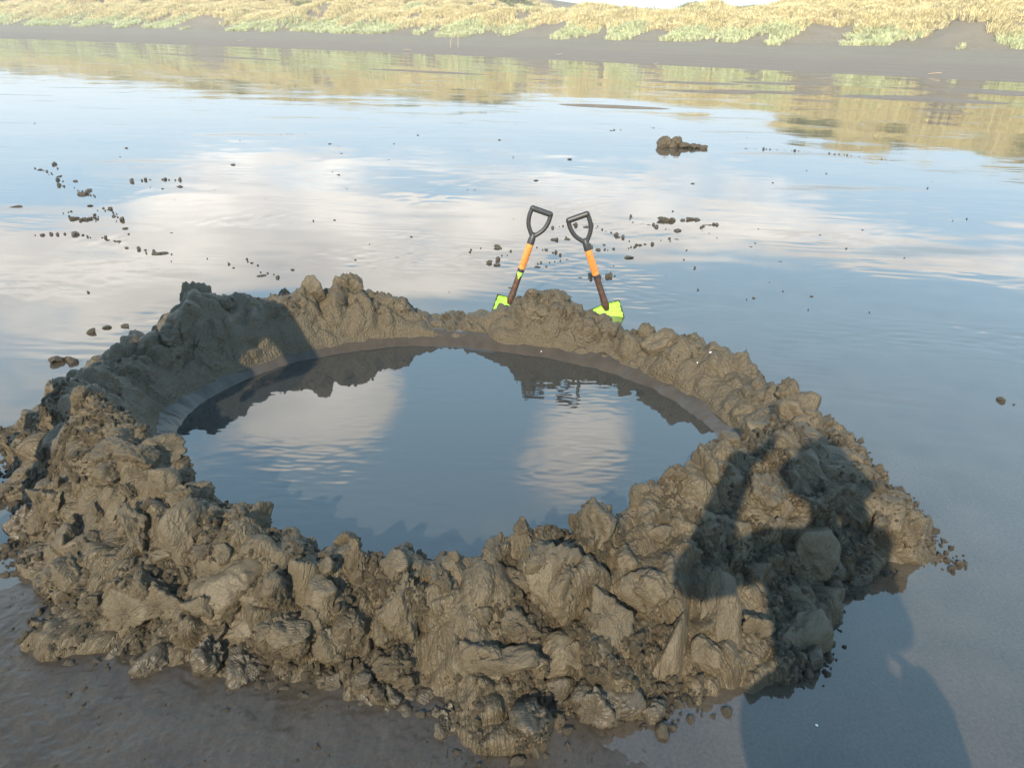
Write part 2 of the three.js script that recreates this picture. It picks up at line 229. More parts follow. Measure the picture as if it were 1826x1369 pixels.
{
  const NR = 430, NT = 720;                              // the wet flat: one sheet, ringed about the pool, out to the horizon
  const g = grid(NT + 1, NR, (i, j) => {
    const a = 360 * i / NT, k = j / (NR - 1), r0 = rOut(a) - 0.14, r = r0 * Math.pow(1800 / r0, Math.pow(k, 1.25)), x = CX + r * Math.cos(a * R), F = CF + r * Math.sin(a * R);
    const near = sstep(0, 0.5, r - rOut(a)), y = (0.005 * noise3(x * 0.5, 1, F * 0.7) + 0.0014 * noise3(x * 2.0, 5, F * 3.4) + 0.0034 * sstep(-0.1, 0.45, noise3(x * 0.8 + 3, 2, F * 0.8)) * noise3(x * 7 + F * 4, 5, F * 22) * sstep(9, 4, r)) * near * sstep(60, 20, r);
    const sh = -0.837 * (x - 24) + 0.547 * (F - 36.4), th = 0.547 * (x - 24) + 0.837 * (F - 36.4);
    const us = th - shoreT(sh);
    return [x, y + rise(us) + 0.011 * noise3(sh * 0.045, 3, us * 0.36) * sstep(-55, -25, us) * sstep(0, -1.5, us), -F];
  }, (i, j, p) => [p[0] + p[2] * 0.08, p[2] - p[0] * 0.08], true);
  structure('wet_sand_flat', g, M.wet);
  const ap = grid(421, 200, (i, j) => {                   // trodden, drained sand in front of the ring, proud of the film by a few millimetres
    const a = 212 + 84 * i / 420, k = j / 199, r = rOut(a) - 0.12 + 1.3 * k, x = CX + r * Math.cos(a * R), F = CF + r * Math.sin(a * R), ed = Math.min(i / 420, 1 - i / 420) * 8;
    const h = 0.007 * noise3(x * 3.2, 4, F * 3.2) + 0.004 * noise3(x * 9, 4, F * 9) + 0.003 * noise3(x * 26, 4, F * 26) + 0.0022 * noise3(x * 60, 4, F * 60) + 0.004 * Math.max(0, noise3(x * 14 + F * 9, 2, F * 30) - 0.25) + 0.009;
    return [x, Math.max(h - 0.02 * Math.max(0, 1 - ed) - 0.03 * sstep(0.8, 1, k), -0.02), -F];
  }, (i, j, p) => [p[0], p[2]]);
  structure('drained_sand', ap, M.apron);
}
{
  const ss = [], us = [];
  for (let s = -90; s < 420;) { ss.push(s); s += s < 130 ? 0.8 : 1.6; } ss.push(700);
  for (let u = -3; u < 85;) { us.push(u); u += u < 12 ? 0.7 : 0.55; } us.push(110, 160, 260);
  const P = (i, j) => { const s = ss[i], u = us[j], [x, F] = toXF(s, shoreT(s) + u); return [x, duneH(s, u), -F]; };
  const cut = us.findIndex(u => u > 10.5);
  structure('beach_slope', grid(ss.length, cut + 1, P, (i, j) => [ss[i] * 0.12, us[j] * 1.3]), M.damp);
  structure('dune_sand', grid(ss.length, us.length - cut, (i, j) => P(i, j + cut), (i, j) => [ss[i] * 0.5, us[j + cut] * 2.5]), M.dry);
}
// ---------------------------------------------------------------- clods: broken lumps of dug sand
function clodGeo(seed, detail, crumb, cuts = 9) {
  const r = rng(seed), g0 = new THREE.IcosahedronGeometry(1, detail); g0.deleteAttribute('uv'); g0.deleteAttribute('normal');
  const g = mergeVertices(g0, 1e-4), P = g.attributes.position, pl = [];
  for (let i = 0; i < cuts; i++) { const z = r() * 2 - 1, a = r() * 6.283, q = Math.sqrt(1 - z * z); pl.push([q * Math.cos(a), q * Math.sin(a), z, 0.42 + 0.42 * r()]); }
  const o = r() * 50, U = new Float32Array(P.count * 2);
  for (let i = 0; i < P.count; i++) {
    const x = P.getX(i), y = P.getY(i), z = P.getZ(i); let d = 1.05;
    for (const p of pl) { const c = x * p[0] + y * p[1] + z * p[2]; if (c > 0.05) { const e = p[3] / c; d = -Math.log(Math.exp(-d * 17) + Math.exp(-Math.min(e, 4) * 17)) / 17; } }
    const w = worley(x * 2.6 + o, y * 2.6, z * 2.6), e = w.f2 - w.f1, k = RND[w.id * 4 + 3];
    const w2 = k, v2 = worley(x * 5.5 + o, y * 5.5, z * 5.5), k3 = RND[v2.id * 4 + 3] * Math.sqrt(sstep(0, 0.7, v2.f2 - v2.f1)), gap = noise3(x * 1.6, y * 1.6 + o, z * 1.6);
    d *= 1.25; d += crumb * (0.26 * (w2 - 0.45) * sstep(0, 0.35, e) + 0.16 * k3 + 0.1 * noise3(x * 5 + o, y * 5, z * 5)) + 0.12 * noise3(x * 2.2 + o, y * 2.2, z * 2.2) + sstep(-0.1, 0.3, gap) * (0.12 * (k3 - 0.2) + 0.03 * noise3(x * 9, y * 9 + o, z * 9)) - 0.07 * (1 - sstep(0, 0.05, Math.abs(noise3(x * 2.4 + 9, y * 1.2, z * 2.4 + o)))) ;
    P.setXYZ(i, x * d, y * d, z * d); U[i * 2] = x + 0.5 * z; U[i * 2 + 1] = y + 0.35 * z;
  }
  g.setAttribute('uv', new THREE.BufferAttribute(U, 2)); g.computeVertexNormals(); return g;
}
const cutClods = [], roughClods = [], crumbGeos = [], lumpGeos = [];
for (let i = 0; i < 7; i++) { cutClods.push(clodGeo(100 + i, 14, 0.3, 11)); roughClods.push(clodGeo(200 + i, 14, 0.9, 9)); lumpGeos.push(clodGeo(400 + i, 10, 1.1, 8)); }
for (let i = 0; i < 4; i++) crumbGeos.push(clodGeo(300 + i, 3, 1.2, 7));
function wallAt(x, F) {                                  // surface point of the ring above a plan position
  const a = ((Math.atan2(F - CF, x - CX) / R) + 360) % 360, r = Math.hypot(x - CX, F - CF), ri = rWater(a) + wStrip(a) - 0.02, rc = rCrest(a), ro = rOut(a);
  const v = r < rc ? 0.42 * clamp((r - ri) / (rc - ri)) : 0.42 + 0.58 * Math.pow(clamp((r - rc) / (ro - rc)), 1 / 0.92);
  return { a, v, p: wallPoint(a, v) };
}
function clod(x, F, lift, sx, sy, sz, rx, ry, rz, geo, mat, label) {
  const q = wallAt(x, F), m = mesh('clod', geo, mat, bank);
  m.position.set(q.p[0] - CX, q.p[1] + lift - 0.02, q.p[2] + CF); m.scale.set(sx, sy, sz); m.rotation.set(rx, ry, rz); if (label) m.userData.label = label; return m;
}
const C = cutClods, G = roughClods;
// the large pieces that can be picked out, near side first
clod(0.13, 1.57, 0.01, 0.085, 0.1, 0.05, -0.5, 0.35, -0.35, C[0], M.smoothClod, 'spade-cut slab with a smooth tilted face');
clod(-0.80, 1.585, 0.0, 0.085, 0.09, 0.055, -0.6, 0.2, -0.3, C[1], M.smoothClod, 'rounded smooth boulder of sand with a split side');
clod(-0.78, 1.5, -0.02, 0.075, 0.075, 0.05, -0.5, 0, 0.1, C[2], M.smoothClod);
clod(0.66, 1.8, -0.05, 0.11, 0.12, 0.08, -0.3, 0.5, 0.1, C[3], M.clod, 'large cracked block on the crest');
clod(0.50, 1.72, -0.06, 0.08, 0.08, 0.07, -0.3, -0.2, -0.2, G[0], M.clod);
clod(-0.44, 1.62, 0.0, 0.045, 0.1, 0.045, 0.05, 0.4, 0.05, G[1], M.clod, 'upright pinnacle on the near crest');
clod(-0.59, 1.56, 0.0, 0.055, 0.115, 0.04, -0.35, 0.3, 0.05, C[4], M.clod);
clod(-0.30, 1.52, 0.0, 0.05, 0.1, 0.045, -0.3, 0.1, -0.1, G[2], M.clod);
clod(0.46, 1.44, 0.0, 0.065, 0.13, 0.04, -0.6, 0.5, -0.15, C[5], M.smoothClod, 'curved smooth slab standing on end');
clod(0.84, 1.54, 0.01, 0.085, 0.1, 0.045, -0.55, 0.2, 0.25, C[6], M.smoothClod, 'dark smooth slab low on the shaded side');
clod(0.30, 1.345, -0.01, 0.065, 0.055, 0.06, -0.4, 0.3, 0, C[2], M.wetClod, 'glistening lump at the near foot');
clod(-0.39, 1.335, -0.01, 0.05, 0.06, 0.03, -0.4, -0.6, 0.2, C[0], M.wetClod);
clod(-1.55, 1.98, 0.02, 0.05, 0.1, 0.05, 0.1, 0.9, 0.15, C[3], M.smoothClod, 'smooth slab leaning on the left flank');
clod(-1.33, 1.78, 0.0, 0.06, 0.06, 0.05, -0.4, 0.3, 0.7, C[4], M.smoothClod);
clod(-0.98, 1.73, -0.03, 0.075, 0.1, 0.055, -0.5, 0.1, 0.12, C[5], M.clod);
clod(-0.02, 1.38, 0.0, 0.085, 0.05, 0.05, -0.3, 0, 0.05, C[6], M.clod);
clod(0.80, 3.53, 0.0, 0.085, 0.075, 0.06, 0.2, 0.1, -0.2, C[1], M.smoothClod);
clod(-1.15, 3.85, 0.02, 0.06, 0.085, 0.045, 0.1, 0.1, 0, C[2], M.smoothClod, 'smooth grey lump on the far crest');
clod(0.2, 3.93, -0.05, 0.12, 0.08, 0.1, 0, 0.4, 0.1, G[3], M.clod);
clod(-1.72, 3.62, 0.0, 0.095, 0.13, 0.09, 0, 0.4, 0.06, G[4], M.clod, 'tallest peak at the left back of the ring');
clod(-1.33, 3.93, 0.0, 0.05, 0.085, 0.05, 0, 1, 0.05, G[5], M.clod);
clod(-0.97, 3.97, -0.01, 0.075, 0.1, 0.07, 0.1, 0.5, 0, G[6], M.clod);
clod(0.98, 2.32, -0.04, 0.13, 0.09, 0.1, -0.2, 0.3, 0.15, C[3], M.smoothClod);
clod(0.93, 1.84, -0.03, 0.1, 0.085, 0.08, -0.4, 0.6, 0.1, C[4], M.clod);
clod(0.38, 1.6, -0.04, 0.085, 0.065, 0.06, -0.4, 0.1, 0.1, C[0], M.clod);
clod(0.27, 1.5, 0.0, 0.08, 0.11, 0.06, -0.45, 0.3, -0.1, C[3], M.clod);
clod(0.62, 1.55, 0.0, 0.06, 0.12, 0.045, -0.5, 0.4, 0.15, C[1], M.clod);
{
  const r = rng(41);
  for (let i = 0; i < 230; i++) {                        // the others
    const near = i < 150, a = near ? 195 + 150 * r() : 360 * r(), v = 0.2 + 0.78 * Math.pow(r(), 0.85), p = wallPoint(a, v), rough = r() < 0.62;
    const s = (0.017 + 0.042 * Math.pow(r(), 1.9)) * (near ? 1 : 1.15), foot = v > 0.86;
    const m = mesh('clod', (rough ? lumpGeos : C)[Math.floor(r() * 7)], foot ? M.wetClod : rough ? M.clod : M.smoothClod, bank);
    m.position.set(p[0] - CX, p[1] - s * 0.1, p[2] + CF); m.scale.set(s * (0.8 + 0.5 * r()), s * (0.7 + 0.7 * r()), s * (0.7 + 0.4 * r())); m.rotation.set(-0.5 * r(), 6.283 * r(), r() - 0.5);
  }
  // loose crumbs: too small and too many to pick apart
  const N = 34000, mats = [M.clod, M.wetClod], mt = new THREE.Matrix4(), qt = new THREE.Quaternion(), eu = new THREE.Euler(), ps = new THREE.Vector3(), sc = new THREE.Vector3(), lists = [[], [], [], []];
  for (let i = 0; i < N; i++) {
    const onGround = r() < 0.06, a = r() < 0.75 ? 190 + 160 * r() : 360 * r(); let v, p, s;
    if (noise3(a * 0.11, 7, 2) + 0.6 * noise3(a * 0.5, 1, 9) < -0.25 + 0.3 * r()) continue;
    if (onGround) { const rr = rOut(a) - 0.06 + 0.09 * Math.pow(r(), 2.2) + 0.06 * Math.max(0, noise3(a * 0.3, 3, 3)) * r(); p = [CX + rr * Math.cos(a * R), 0.001, -(CF + rr * Math.sin(a * R))]; s = 0.003 + 0.012 * Math.pow(r(), 4); }
    else { v = 0.12 + 0.86 * Math.pow(r(), 0.8); p = wallPoint(a, v); if (noise3(p[0] * 3.3 + 5, (p[1] + 2) * 3.3, p[2] * 3.3) + 0.7 * noise3(p[0] * 9, p[1] * 9, p[2] * 9) < -0.12 + 0.3 * r()) continue; s = 0.0026 + 0.0085 * Math.pow(r(), 4); }
    eu.set(r() * 6, r() * 6, r() * 6); qt.setFromEuler(eu); ps.set(p[0] - CX, p[1] + s * 0.05, p[2] + CF); sc.set(s * (0.7 + 0.9 * r()), s * (0.5 + 0.5 * r()), s * (0.7 + 0.6 * r()));
    lists[(onGround || v > 0.88 ? 2 : 0) + (r() < 0.5 ? 1 : 0)].push(mt.clone().compose(ps, qt, sc));
  }
  for (let i = 0; i < 500; i++) { const a = 222 + 66 * r(), rr = rOut(a) + 0.6 * Math.pow(r(), 1.6), s = 0.0015 + 0.005 * Math.pow(r(), 5); eu.set(r() * 6, r() * 6, r() * 6); qt.setFromEuler(eu); lists[2 + (i & 1)].push(mt.clone().compose(ps.set(rr * Math.cos(a * R), 0.008, -rr * Math.sin(a * R)), qt, sc.set(s * 1.3, s * 0.7, s))); }
  lists.forEach((L, k) => { const im = new THREE.InstancedMesh(crumbGeos[k], mats[k >> 1], L.length); L.forEach((m, i) => im.setMatrixAt(i, m)); im.name = 'crumbs'; im.userData.kind = 'stuff'; im.castShadow = im.receiveShadow = true; bank.add(im); });
}
// ---------------------------------------------------------------- loose lumps out on the wet flat
const LONE = [[-5.82, 10.97, 0.033, 0, "lone dark lump far left on the pale blue wet flat"], [-3.78, 9.73, 0.045, 0, "lone rounded lump on the wet flat, left of the middle"], [-3.03, 11.93, 0.036, 0, "tiny upright lump, upper of three strung above the pool, left of the spades"], [-2.62, 10.95, 0.025, 0, "tiniest lump, just below and right of another tiny one above the pool"], [-2.25, 9.17, 0.039, 1, "flat little lump, lowest of three strung above the back of the pool"], [-1.8, 13.35, 0.03, 0, "speck-sized lump far out between the beach poles and the pool"], [-0.33, 12.94, 0.039, 0, "small lump far out above the left spade"], [1.83, 14.81, 0.039, 0, "small lump with pellets far out, left of the ragged mound"], [0.77, 10.96, 0.054, 1, "flat lump on the wet flat above the gap between the two spades"], [0.23, 9.13, 0.049, 1, "flat dark lump just above the left spade grip"], [3.87, 12.64, 0.043, 1, "small lump at the start of the thin pellet line right of the ragged mound"], [2.22, 9.2, 0.032, 1, "flat dark lump midway between the ragged mound and the pellet arcs"], [2.06, 6.14, 0.027, 1, "lone flat lump right of the pellet arcs behind the spades"], [2.17, 5.7, 0.028, 1, "flat lump furthest right behind the wall, beyond the pellet arcs"], [-4.92, 7.0, 0.069, 2, "long flat dark sliver of sand at the left edge of the wet flat"], [2.48, 3.24, 0.026, 2, "flat reddish dark lump at the right edge of the wet flat"], [2.53, 3.2, 0.017, 2, "smaller flat lump right beside another at the right edge"], [-2.42, 3.92, 0.037, 0, "knobbly lump with a pointed top beside the left back of the wall"], [-2.32, 3.94, 0.04, 0, "broad knobbly lump closest to the left back of the wall"], [-2.23, 3.77, 0.019, 0, "small crumb lying below two knobbly lumps beside the wall"], [-2.38, 3.43, 0.063, 3, "wide cluster-shaped lump outside the left side of the wall"], [-3.82, 8.18, 0.054, 1, "flat lump at the end of the short pellet line on the left"], [-2.03, 5.3, 0.022, 1, "small flat lump above the left back wall"], [-1.85, 4.99, 0.041, 2, "low sliver of sand lumps just above the tallest peak of the wall"], [-2.82, 5.49, 0.076, 2, "long low crumbling lump ending the lower left pellet line"], [0.33, 6.22, 0.037, 0, "round knob of sand touching the left spade grip in the view"], [0.7, 5.92, 0.036, 0, "round lump just right of the right spade grip"], [0.93, 5.72, 0.062, 1, "wide flat lump lowest of the pellet arcs right of the spades"], [1.51, 6.66, 0.061, 0, "domed lump in the middle of the right-hand pellet arc"], [1.5, 7.07, 0.07, 3, "ragged lump at the top of the right-hand pellet arc"], [1.77, 7.13, 0.053, 3, "two-humped lump right of the ragged one on the right-hand arc"], [-0.15, 5.41, 0.048, 1, "wide low lump left of the left spade sleeve"], [0.17, 5.38, 0.039, 1, "smooth double lump between the two spade shafts"], [0.26, 5.88, 0.031, 0, "upright lump between the two spades, near the left sleeve"]];
const LEFT_CLUSTER = [[-5.97, 9.43, 0.036], [-5.92, 9.01, 0.042], [-5.44, 8.6, 0.04], [-5.1, 8.35, 0.039], [-4.68, 7.87, 0.04], [-5.16, 8.13, 0.028], [-4.64, 7.65, 0.06], [-4.3, 6.85, 0.022], [-4.26, 7.11, 0.039], [-3.97, 6.57, 0.047], [-4.11, 6.56, 0.057], [-3.98, 6.96, 0.033], [-3.47, 6.24, 0.035], [-3.79, 6.66, 0.021], [-3.78, 5.99, 0.034], [-4.04, 5.96, 0.033], [-3.31, 5.81, 0.033]];
const RIGHT_CLUSTER = [[0.46, 6.25, 0.045], [0.42, 5.61, 0.018], [1.14, 7.16, 0.025], [1.28, 6.86, 0.035], [1.07, 6.12, 0.027], [1.45, 6.35, 0.03], [1.89, 6.93, 0.036], [1.83, 6.4, 0.02], [0.63, 5.17, 0.025], [0.49, 5.13, 0.021], [-0.03, 4.85, 0.024], [0.67, 6.73, 0.043], [0.92, 6.44, 0.026]];
const TRAILS = [[[1.15, 7.23], [1.15, 6.97], [1.3, 6.84], [1.5, 6.62], [1.76, 6.76], [1.89, 6.95], [2.03, 6.97]], [[0.33, 6.22], [0.45, 6.29], [0.59, 6.13], [0.7, 5.96], [0.96, 5.93], [1.07, 6.12]], [[0.37, 6.66], [0.54, 6.81], [0.75, 6.76], [0.88, 6.54], [1.07, 6.12], [1.3, 6.25], [1.46, 6.37]], [[-0.39, 5.84], [-0.19, 5.91], [-0.0, 5.8]], [[-0.19, 5.41], [-0.12, 5.64], [-0.02, 5.8]], [[0.14, 5.38], [0.3, 5.53], [0.42, 5.61], [0.48, 5.6]], [[0.17, 5.98], [0.31, 5.78], [0.47, 5.73]], [[1.36, 6.87], [1.5, 7.07], [1.77, 7.15], [1.89, 7.19]], [[1.78, 6.69], [1.84, 6.43], [1.95, 6.64]], [[0.47, 5.13], [0.64, 5.17], [0.77, 5.17]], [[3.87, 12.64], [4.51, 12.55], [5.3, 12.17], [5.96, 11.63]], [[2.72, 15.5], [2.94, 15.44]], [[-6.05, 9.11], [-5.81, 8.94], [-5.37, 8.42], [-4.68, 7.77], [-4.4, 7.5]], [[-6.05, 9.56], [-5.42, 8.6], [-5.02, 7.95]], [[-4.5, 8.4], [-4.36, 8.53], [-3.98, 8.58]], [[-4.11, 8.1], [-3.82, 8.24]], [[-4.08, 5.92], [-3.81, 6.02], [-3.38, 5.84], [-3.14, 5.65], [-2.82, 5.49], [-2.71, 5.44]], [[-4.16, 7.14], [-3.84, 6.78], [-3.44, 6.22]], [[-4.34, 6.82], [-4.07, 6.52], [-3.88, 6.47], [-4.1, 6.92]], [[-2.1, 5.4], [-1.86, 5.08], [-1.67, 4.93]], [[-4.13, 12.96], [-3.76, 13.2]], [[-2.5, 3.77], [-2.47, 3.86], [-2.17, 3.75]], [[-2.43, 3.38], [-2.31, 3.43], [-2.18, 3.47]], [[1.84, 14.91], [2.32, 15.11]], [[2.45, 3.29], [2.54, 3.19]]];

{
  const r = rng(63);
  const put = (x, F, s, kind, label, group) => {
    s *= 0.6; const flat = kind === 1 ? 0.3 : kind === 2 ? 0.2 : 0.45, o = mesh('sand_lump', lumpGeos[Math.floor(r() * 7)], M.wetClod);
    o.position.set(x, s * flat * 0.2, -F); o.scale.set(s * (kind === 2 ? 1.15 : 1), s * flat, s * (kind >= 2 ? 0.55 : 0.8)); o.rotation.y = r() * 0.8 - 0.4; tag(o, label, 'sand lump', group); return o;
  };
  for (const [x, F, s, k, l] of LONE) {
    if (k !== 3) { put(x, F, s, k, l); continue; }
    const o = thing('sand_lump', l, 'sand lump', x, 0, F);
    for (let i = 0; i < 6; i++) { const q = s * (0.22 + 0.3 * r()), m = mesh('clod', lumpGeos[i], M.wetClod, o); m.position.set((i / 5 - 0.5) * 1.7 * s, q * 0.45, (r() - 0.5) * s * 0.5); m.scale.set(q * 0.85, q * 0.55, q * 0.8); m.rotation.y = r() * 6; }
  }
  const nth = ['leftmost', 'second', 'third', 'fourth', 'fifth', 'sixth', 'seventh', 'eighth', 'ninth', 'tenth', 'eleventh', 'twelfth', 'thirteenth', 'fourteenth', 'fifteenth', 'sixteenth', 'seventeenth'], order = L => L.slice().sort((a, b) => a[0] / a[1] - b[0] / b[1]);
  order(LEFT_CLUSTER).forEach(([x, F, s], i) => put(x, F, s, 0, `${nth[i]} lump${i ? ' from the left' : ''} in the dense scatter at far left`, 'lumps in the left scatter'));
  order(RIGHT_CLUSTER).forEach(([x, F, s], i) => put(x, F, s, 1, `${nth[i]} dark lump${i ? ' from the left' : ''} along the pellet arcs behind the spades`, 'lumps on the pellet arcs'));
  const mound = thing('sand_mound', 'ragged knee-low mound of dug sand far out on the flat, right of the spades', 'sand mound', 2.6, 0, 12.62);
  for (const [x, y, z, sx, sy, sz, k, rz] of [[-0.12, 0.06, 0, 0.13, 0.13, 0.13, 0, 0.3], [0.03, 0.07, 0.02, 0.12, 0.14, 0.12, 1, -0.2], [0.11, 0.09, -0.02, 0.08, 0.12, 0.1, 2, 0], [0.22, 0.04, 0.05, 0.09, 0.07, 0.09, 3, 0], [0.34, 0.03, 0.08, 0.08, 0.06, 0.08, 4, 0.2], [0.44, 0.025, 0.06, 0.07, 0.05, 0.08, 5, 0], [0.54, 0.02, 0.1, 0.06, 0.05, 0.06, 6, 0]]) { const m = mesh('clod', roughClods[k], M.clod, mound); m.position.set(x, y * 0.9, z); m.scale.set(sx * 0.8, sy * 0.7, sz * 0.8); m.rotation.z = rz; }
  const L = [], mt = new THREE.Matrix4(), q = new THREE.Quaternion(), e = new THREE.Euler();
  for (const T of TRAILS) for (let i = 0; i < T.length - 1; i++) {
    const [a, b] = [T[i], T[i + 1]], d = Math.hypot(b[0] - a[0], b[1] - a[1]), n = Math.ceil(d / 0.055);
    for (let k = 0; k < n; k++) { if (noise3(L.length * 0.37, i, 2) < -0.1) { if (r() < 0.7) { r(); continue; } } const t = (k + r()) / n, s = 0.005 + 0.017 * Math.pow(r(), 2.6), w = 0.03; e.set(r() * 6, r() * 6, r() * 6); q.setFromEuler(e); L.push(mt.clone().compose(new THREE.Vector3(lerp(a[0], b[0], t) + (r() - 0.5) * w * 2, s * 0.3, -(lerp(a[1], b[1], t) + (r() - 0.5) * w * 2)), q, new THREE.Vector3(s * 1.2, s * 0.8, s))); }
  }
  for (let k = 0; k < 90; k++) { const F = 3 + 14 * r() * r() + 1.5, x = (r() - 0.5) * 1.3 * F, s = 0.003 + 0.006 * r(); q.setFromEuler(e.set(r() * 6, r() * 6, 0)); L.push(mt.clone().compose(new THREE.Vector3(x, s * 0.2, -F), q, new THREE.Vector3(s * 1.4, s * 0.7, s))); }
  const im = new THREE.InstancedMesh(crumbGeos[1], M.wetClod, L.length); L.forEach((m, i) => im.setMatrixAt(i, m)); im.name = 'sand_pellets'; im.castShadow = im.receiveShadow = true; tag(im, 'small sand pellets strewn in lines over the wet flat', 'pellets'); im.userData.kind = 'stuff'; scene.add(im);
}
// ---------------------------------------------------------------- two spades
{
  const lime = dataTex(256, (u, v) => { const n = pf(u, v, 6, 5, 3), s = pf(u, v, 40, 2, 6), d = Math.min(u, 1 - u) * 1.3, top = (1 - v) * 1.1, worn = Math.min(d, top) + 0.09 * n + 0.03 * s < 0.045 || n + 0.25 * s > 0.62, st = Math.abs(pf(u, v * 0.2 % 1, 12, 3, 9)) < 0.012 && v > 0.6; const mud = pf(u, v, 9, 4, 19) + 0.35 * pf(u, v, 60, 2, 4) > 0.34 + 0.25 * v; return mud ? [0.36, 0.31, 0.22] : worn || st ? [0.26, 0.21, 0.15] : [0.64 + 0.05 * n, 0.9 + 0.05 * n, 0.34]; }, true);
  const rust = dataTex(256, (u, v) => { const n = pf(u, v, 5, 5, 13), s = pf(u, v, 50, 2, 2); return [0.34 + 0.16 * n + 0.06 * s, 0.25 + 0.11 * n + 0.05 * s, 0.2 + 0.07 * n + 0.04 * s]; }, true);
  const sleeveTex = full => {
    const c = document.createElement('canvas'); c.width = 512; c.height = 640; const x = c.getContext('2d'); x.fillStyle = '#e08a3a'; x.fillRect(0, 0, 512, 640);
    const r = rng(full ? 5 : 8); for (let i = 0; i < 260; i++) { x.fillStyle = `rgba(${r() < 0.5 ? '150,80,25' : '250,170,90'},${0.05 + 0.12 * r()})`; x.fillRect(r() * 512, r() * 640 - 60, 1 + 3 * r(), 80 + 300 * r()); }
    for (let i = 0; i < 130; i++) { x.fillStyle = `rgba(95,78,52,${0.25 + 0.5 * r()})`; x.beginPath(); x.ellipse(r() * 512, 640 - 420 * r() * r(), 2 + 9 * r(), 2 + 14 * r(), 0, 0, 6.3); x.fill(); }
    x.save(); x.translate(256, 330); x.rotate(-Math.PI / 2); x.fillStyle = '#8a4f1d'; x.font = '150px sans-serif'; x.textAlign = 'center'; x.textBaseline = 'middle'; x.fillText(full ? 'bloom.' : 'bloom', 0, 0); x.restore();
    const t = new THREE.CanvasTexture(c); t.colorSpace = THREE.SRGBColorSpace; return t;
  };
  const black = new THREE.MeshPhysicalMaterial({ color: rgb(0.035, 0.035, 0.036), roughness: 0.42, ior: 1.5 });
  const limeM = new THREE.MeshPhysicalMaterial({ map: lime, roughness: 0.45, ior: 1.5 }), rustM = new THREE.MeshStandardMaterial({ map: rust, roughness: 0.6, metalness: 0.35 });
  const patchM = new THREE.MeshPhysicalMaterial({ color: rgb(0.36, 0.78, 0.1), roughness: 0.4 });
  function spade(x0, F0, x1, y1, F1, label, patch) {
    const o = thing('spade', label, 'spade', x0, 0, F0, 'two spades stuck behind the ring');
    const d = new THREE.Vector3(x1 - x0, y1, -(F1 - F0)).normalize(); o.quaternion.setFromUnitVectors(new THREE.Vector3(0, 1, 0), d);
    // blade: dished sheet with a folded tread along the top
    const nu = 25, nv = 21, T = 0.0025, bl = grid(nu, nv, (i, j) => { const u = i / (nu - 1) * 2 - 1, v = j / (nv - 1), w = 0.094 - 0.012 * sstep(0.45, 0, v), y = -0.12 + 0.205 * v - 0.018 * u * u * sstep(0.5, 0, v); return [u * w, y, -0.016 + 0.02 * u * u + 0.012 * Math.sin(v * 3) + (v > 0.96 ? 0.012 : 0)]; }, (i, j) => [i / (nu - 1), j / (nv - 1)]);
    const bk = bl.clone(); bk.translate(0, 0, -T); const ix = bk.index; for (let k = 0; k < ix.count; k += 3) { const t = ix.getX(k); ix.setX(k, ix.getX(k + 1)); ix.setX(k + 1, t); } bk.computeVertexNormals();
    mesh('blade', mergeGeometries([bl, bk]), limeM, o).userData.label = 'lime green blade with worn edges';
    mesh('socket', new THREE.LatheGeometry([[0.0, 0.04], [0.016, 0.045], [0.024, 0.075], [0.0235, 0.11], [0.021, 0.13]].map(q => new THREE.Vector2(...q)), 24), rustM, o);
    mesh('shaft', new THREE.LatheGeometry([[0.0205, 0.12], [0.0195, 0.2], [0.0205, 0.285]].map(q => new THREE.Vector2(...q)), 24), rustM, o).userData.label = 'rusty brown shaft';
    mesh('collar', new THREE.LatheGeometry([[0.02, 0.268], [0.0225, 0.27], [0.023, 0.285], [0.0215, 0.289]].map(q => new THREE.Vector2(...q)), 24), black, o);
    if (patch) { const g = new THREE.CylinderGeometry(0.0222, 0.0212, 0.045, 20, 4, true, -0.95, 1.7), P = g.attributes.position; for (let i = 0; i < P.count; i++) { const t = clamp((0.0225 - P.getY(i)) / 0.045); P.setX(i, P.getX(i) * (1 - 0.75 * t * t)); } g.computeVertexNormals(); const m = mesh('paint_patch', g, patchM, o); m.position.y = 0.243; m.userData.label = 'patch of lime green paint'; }
    const sl = mesh('sleeve', new THREE.LatheGeometry([[0.0215, 0.286], [0.0228, 0.29], [0.0232, 0.38], [0.0225, 0.462], [0.021, 0.466]].map(q => new THREE.Vector2(...q)), 32), new THREE.MeshPhysicalMaterial({ map: sleeveTex(!patch), roughness: 0.5, clearcoat: 0.4, clearcoatRoughness: 0.3 }), o);
    sl.rotation.y = Math.PI; sl.userData.label = 'orange wooden sleeve with dark lettering'; { const U = sl.geometry.attributes.uv, P = sl.geometry.attributes.position; for (let i = 0; i < U.count; i++) U.setY(i, (P.getY(i) - 0.286) / 0.18); }
    const arm = s => new THREE.TubeGeometry(new THREE.CatmullRomCurve3([[0, 0.5, 0], [s * 0.022, 0.525, 0], [s * 0.05, 0.565, 0], [s * 0.063, 0.615, 0], [s * 0.062, 0.667, 0]].map(q => new THREE.Vector3(...q))), 24, 0.0138, 12);
    const bar = new THREE.CapsuleGeometry(0.0185, 0.115, 6, 20); bar.rotateZ(Math.PI / 2); bar.translate(0, 0.668, 0);
    const neck = new THREE.LatheGeometry([[0.0215, 0.452], [0.0238, 0.455], [0.0225, 0.49], [0.017, 0.515], [0.008, 0.53], [0, 0.532]].map(q => new THREE.Vector2(...q)), 24);
    mesh('grip', mergeGeometries([arm(-1), arm(1), bar, neck]), black, o).userData.label = 'black plastic D-shaped grip';
    return o;
  }
  spade(-0.045, 4.39, 0.165, 0.655, 4.46, 'spade leaning right, with a lime green patch below its orange sleeve', true);
  spade(0.615, 4.33, 0.375, 0.63, 4.36, 'spade leaning left, stuck in the wet film with its lime blade showing', false);
}
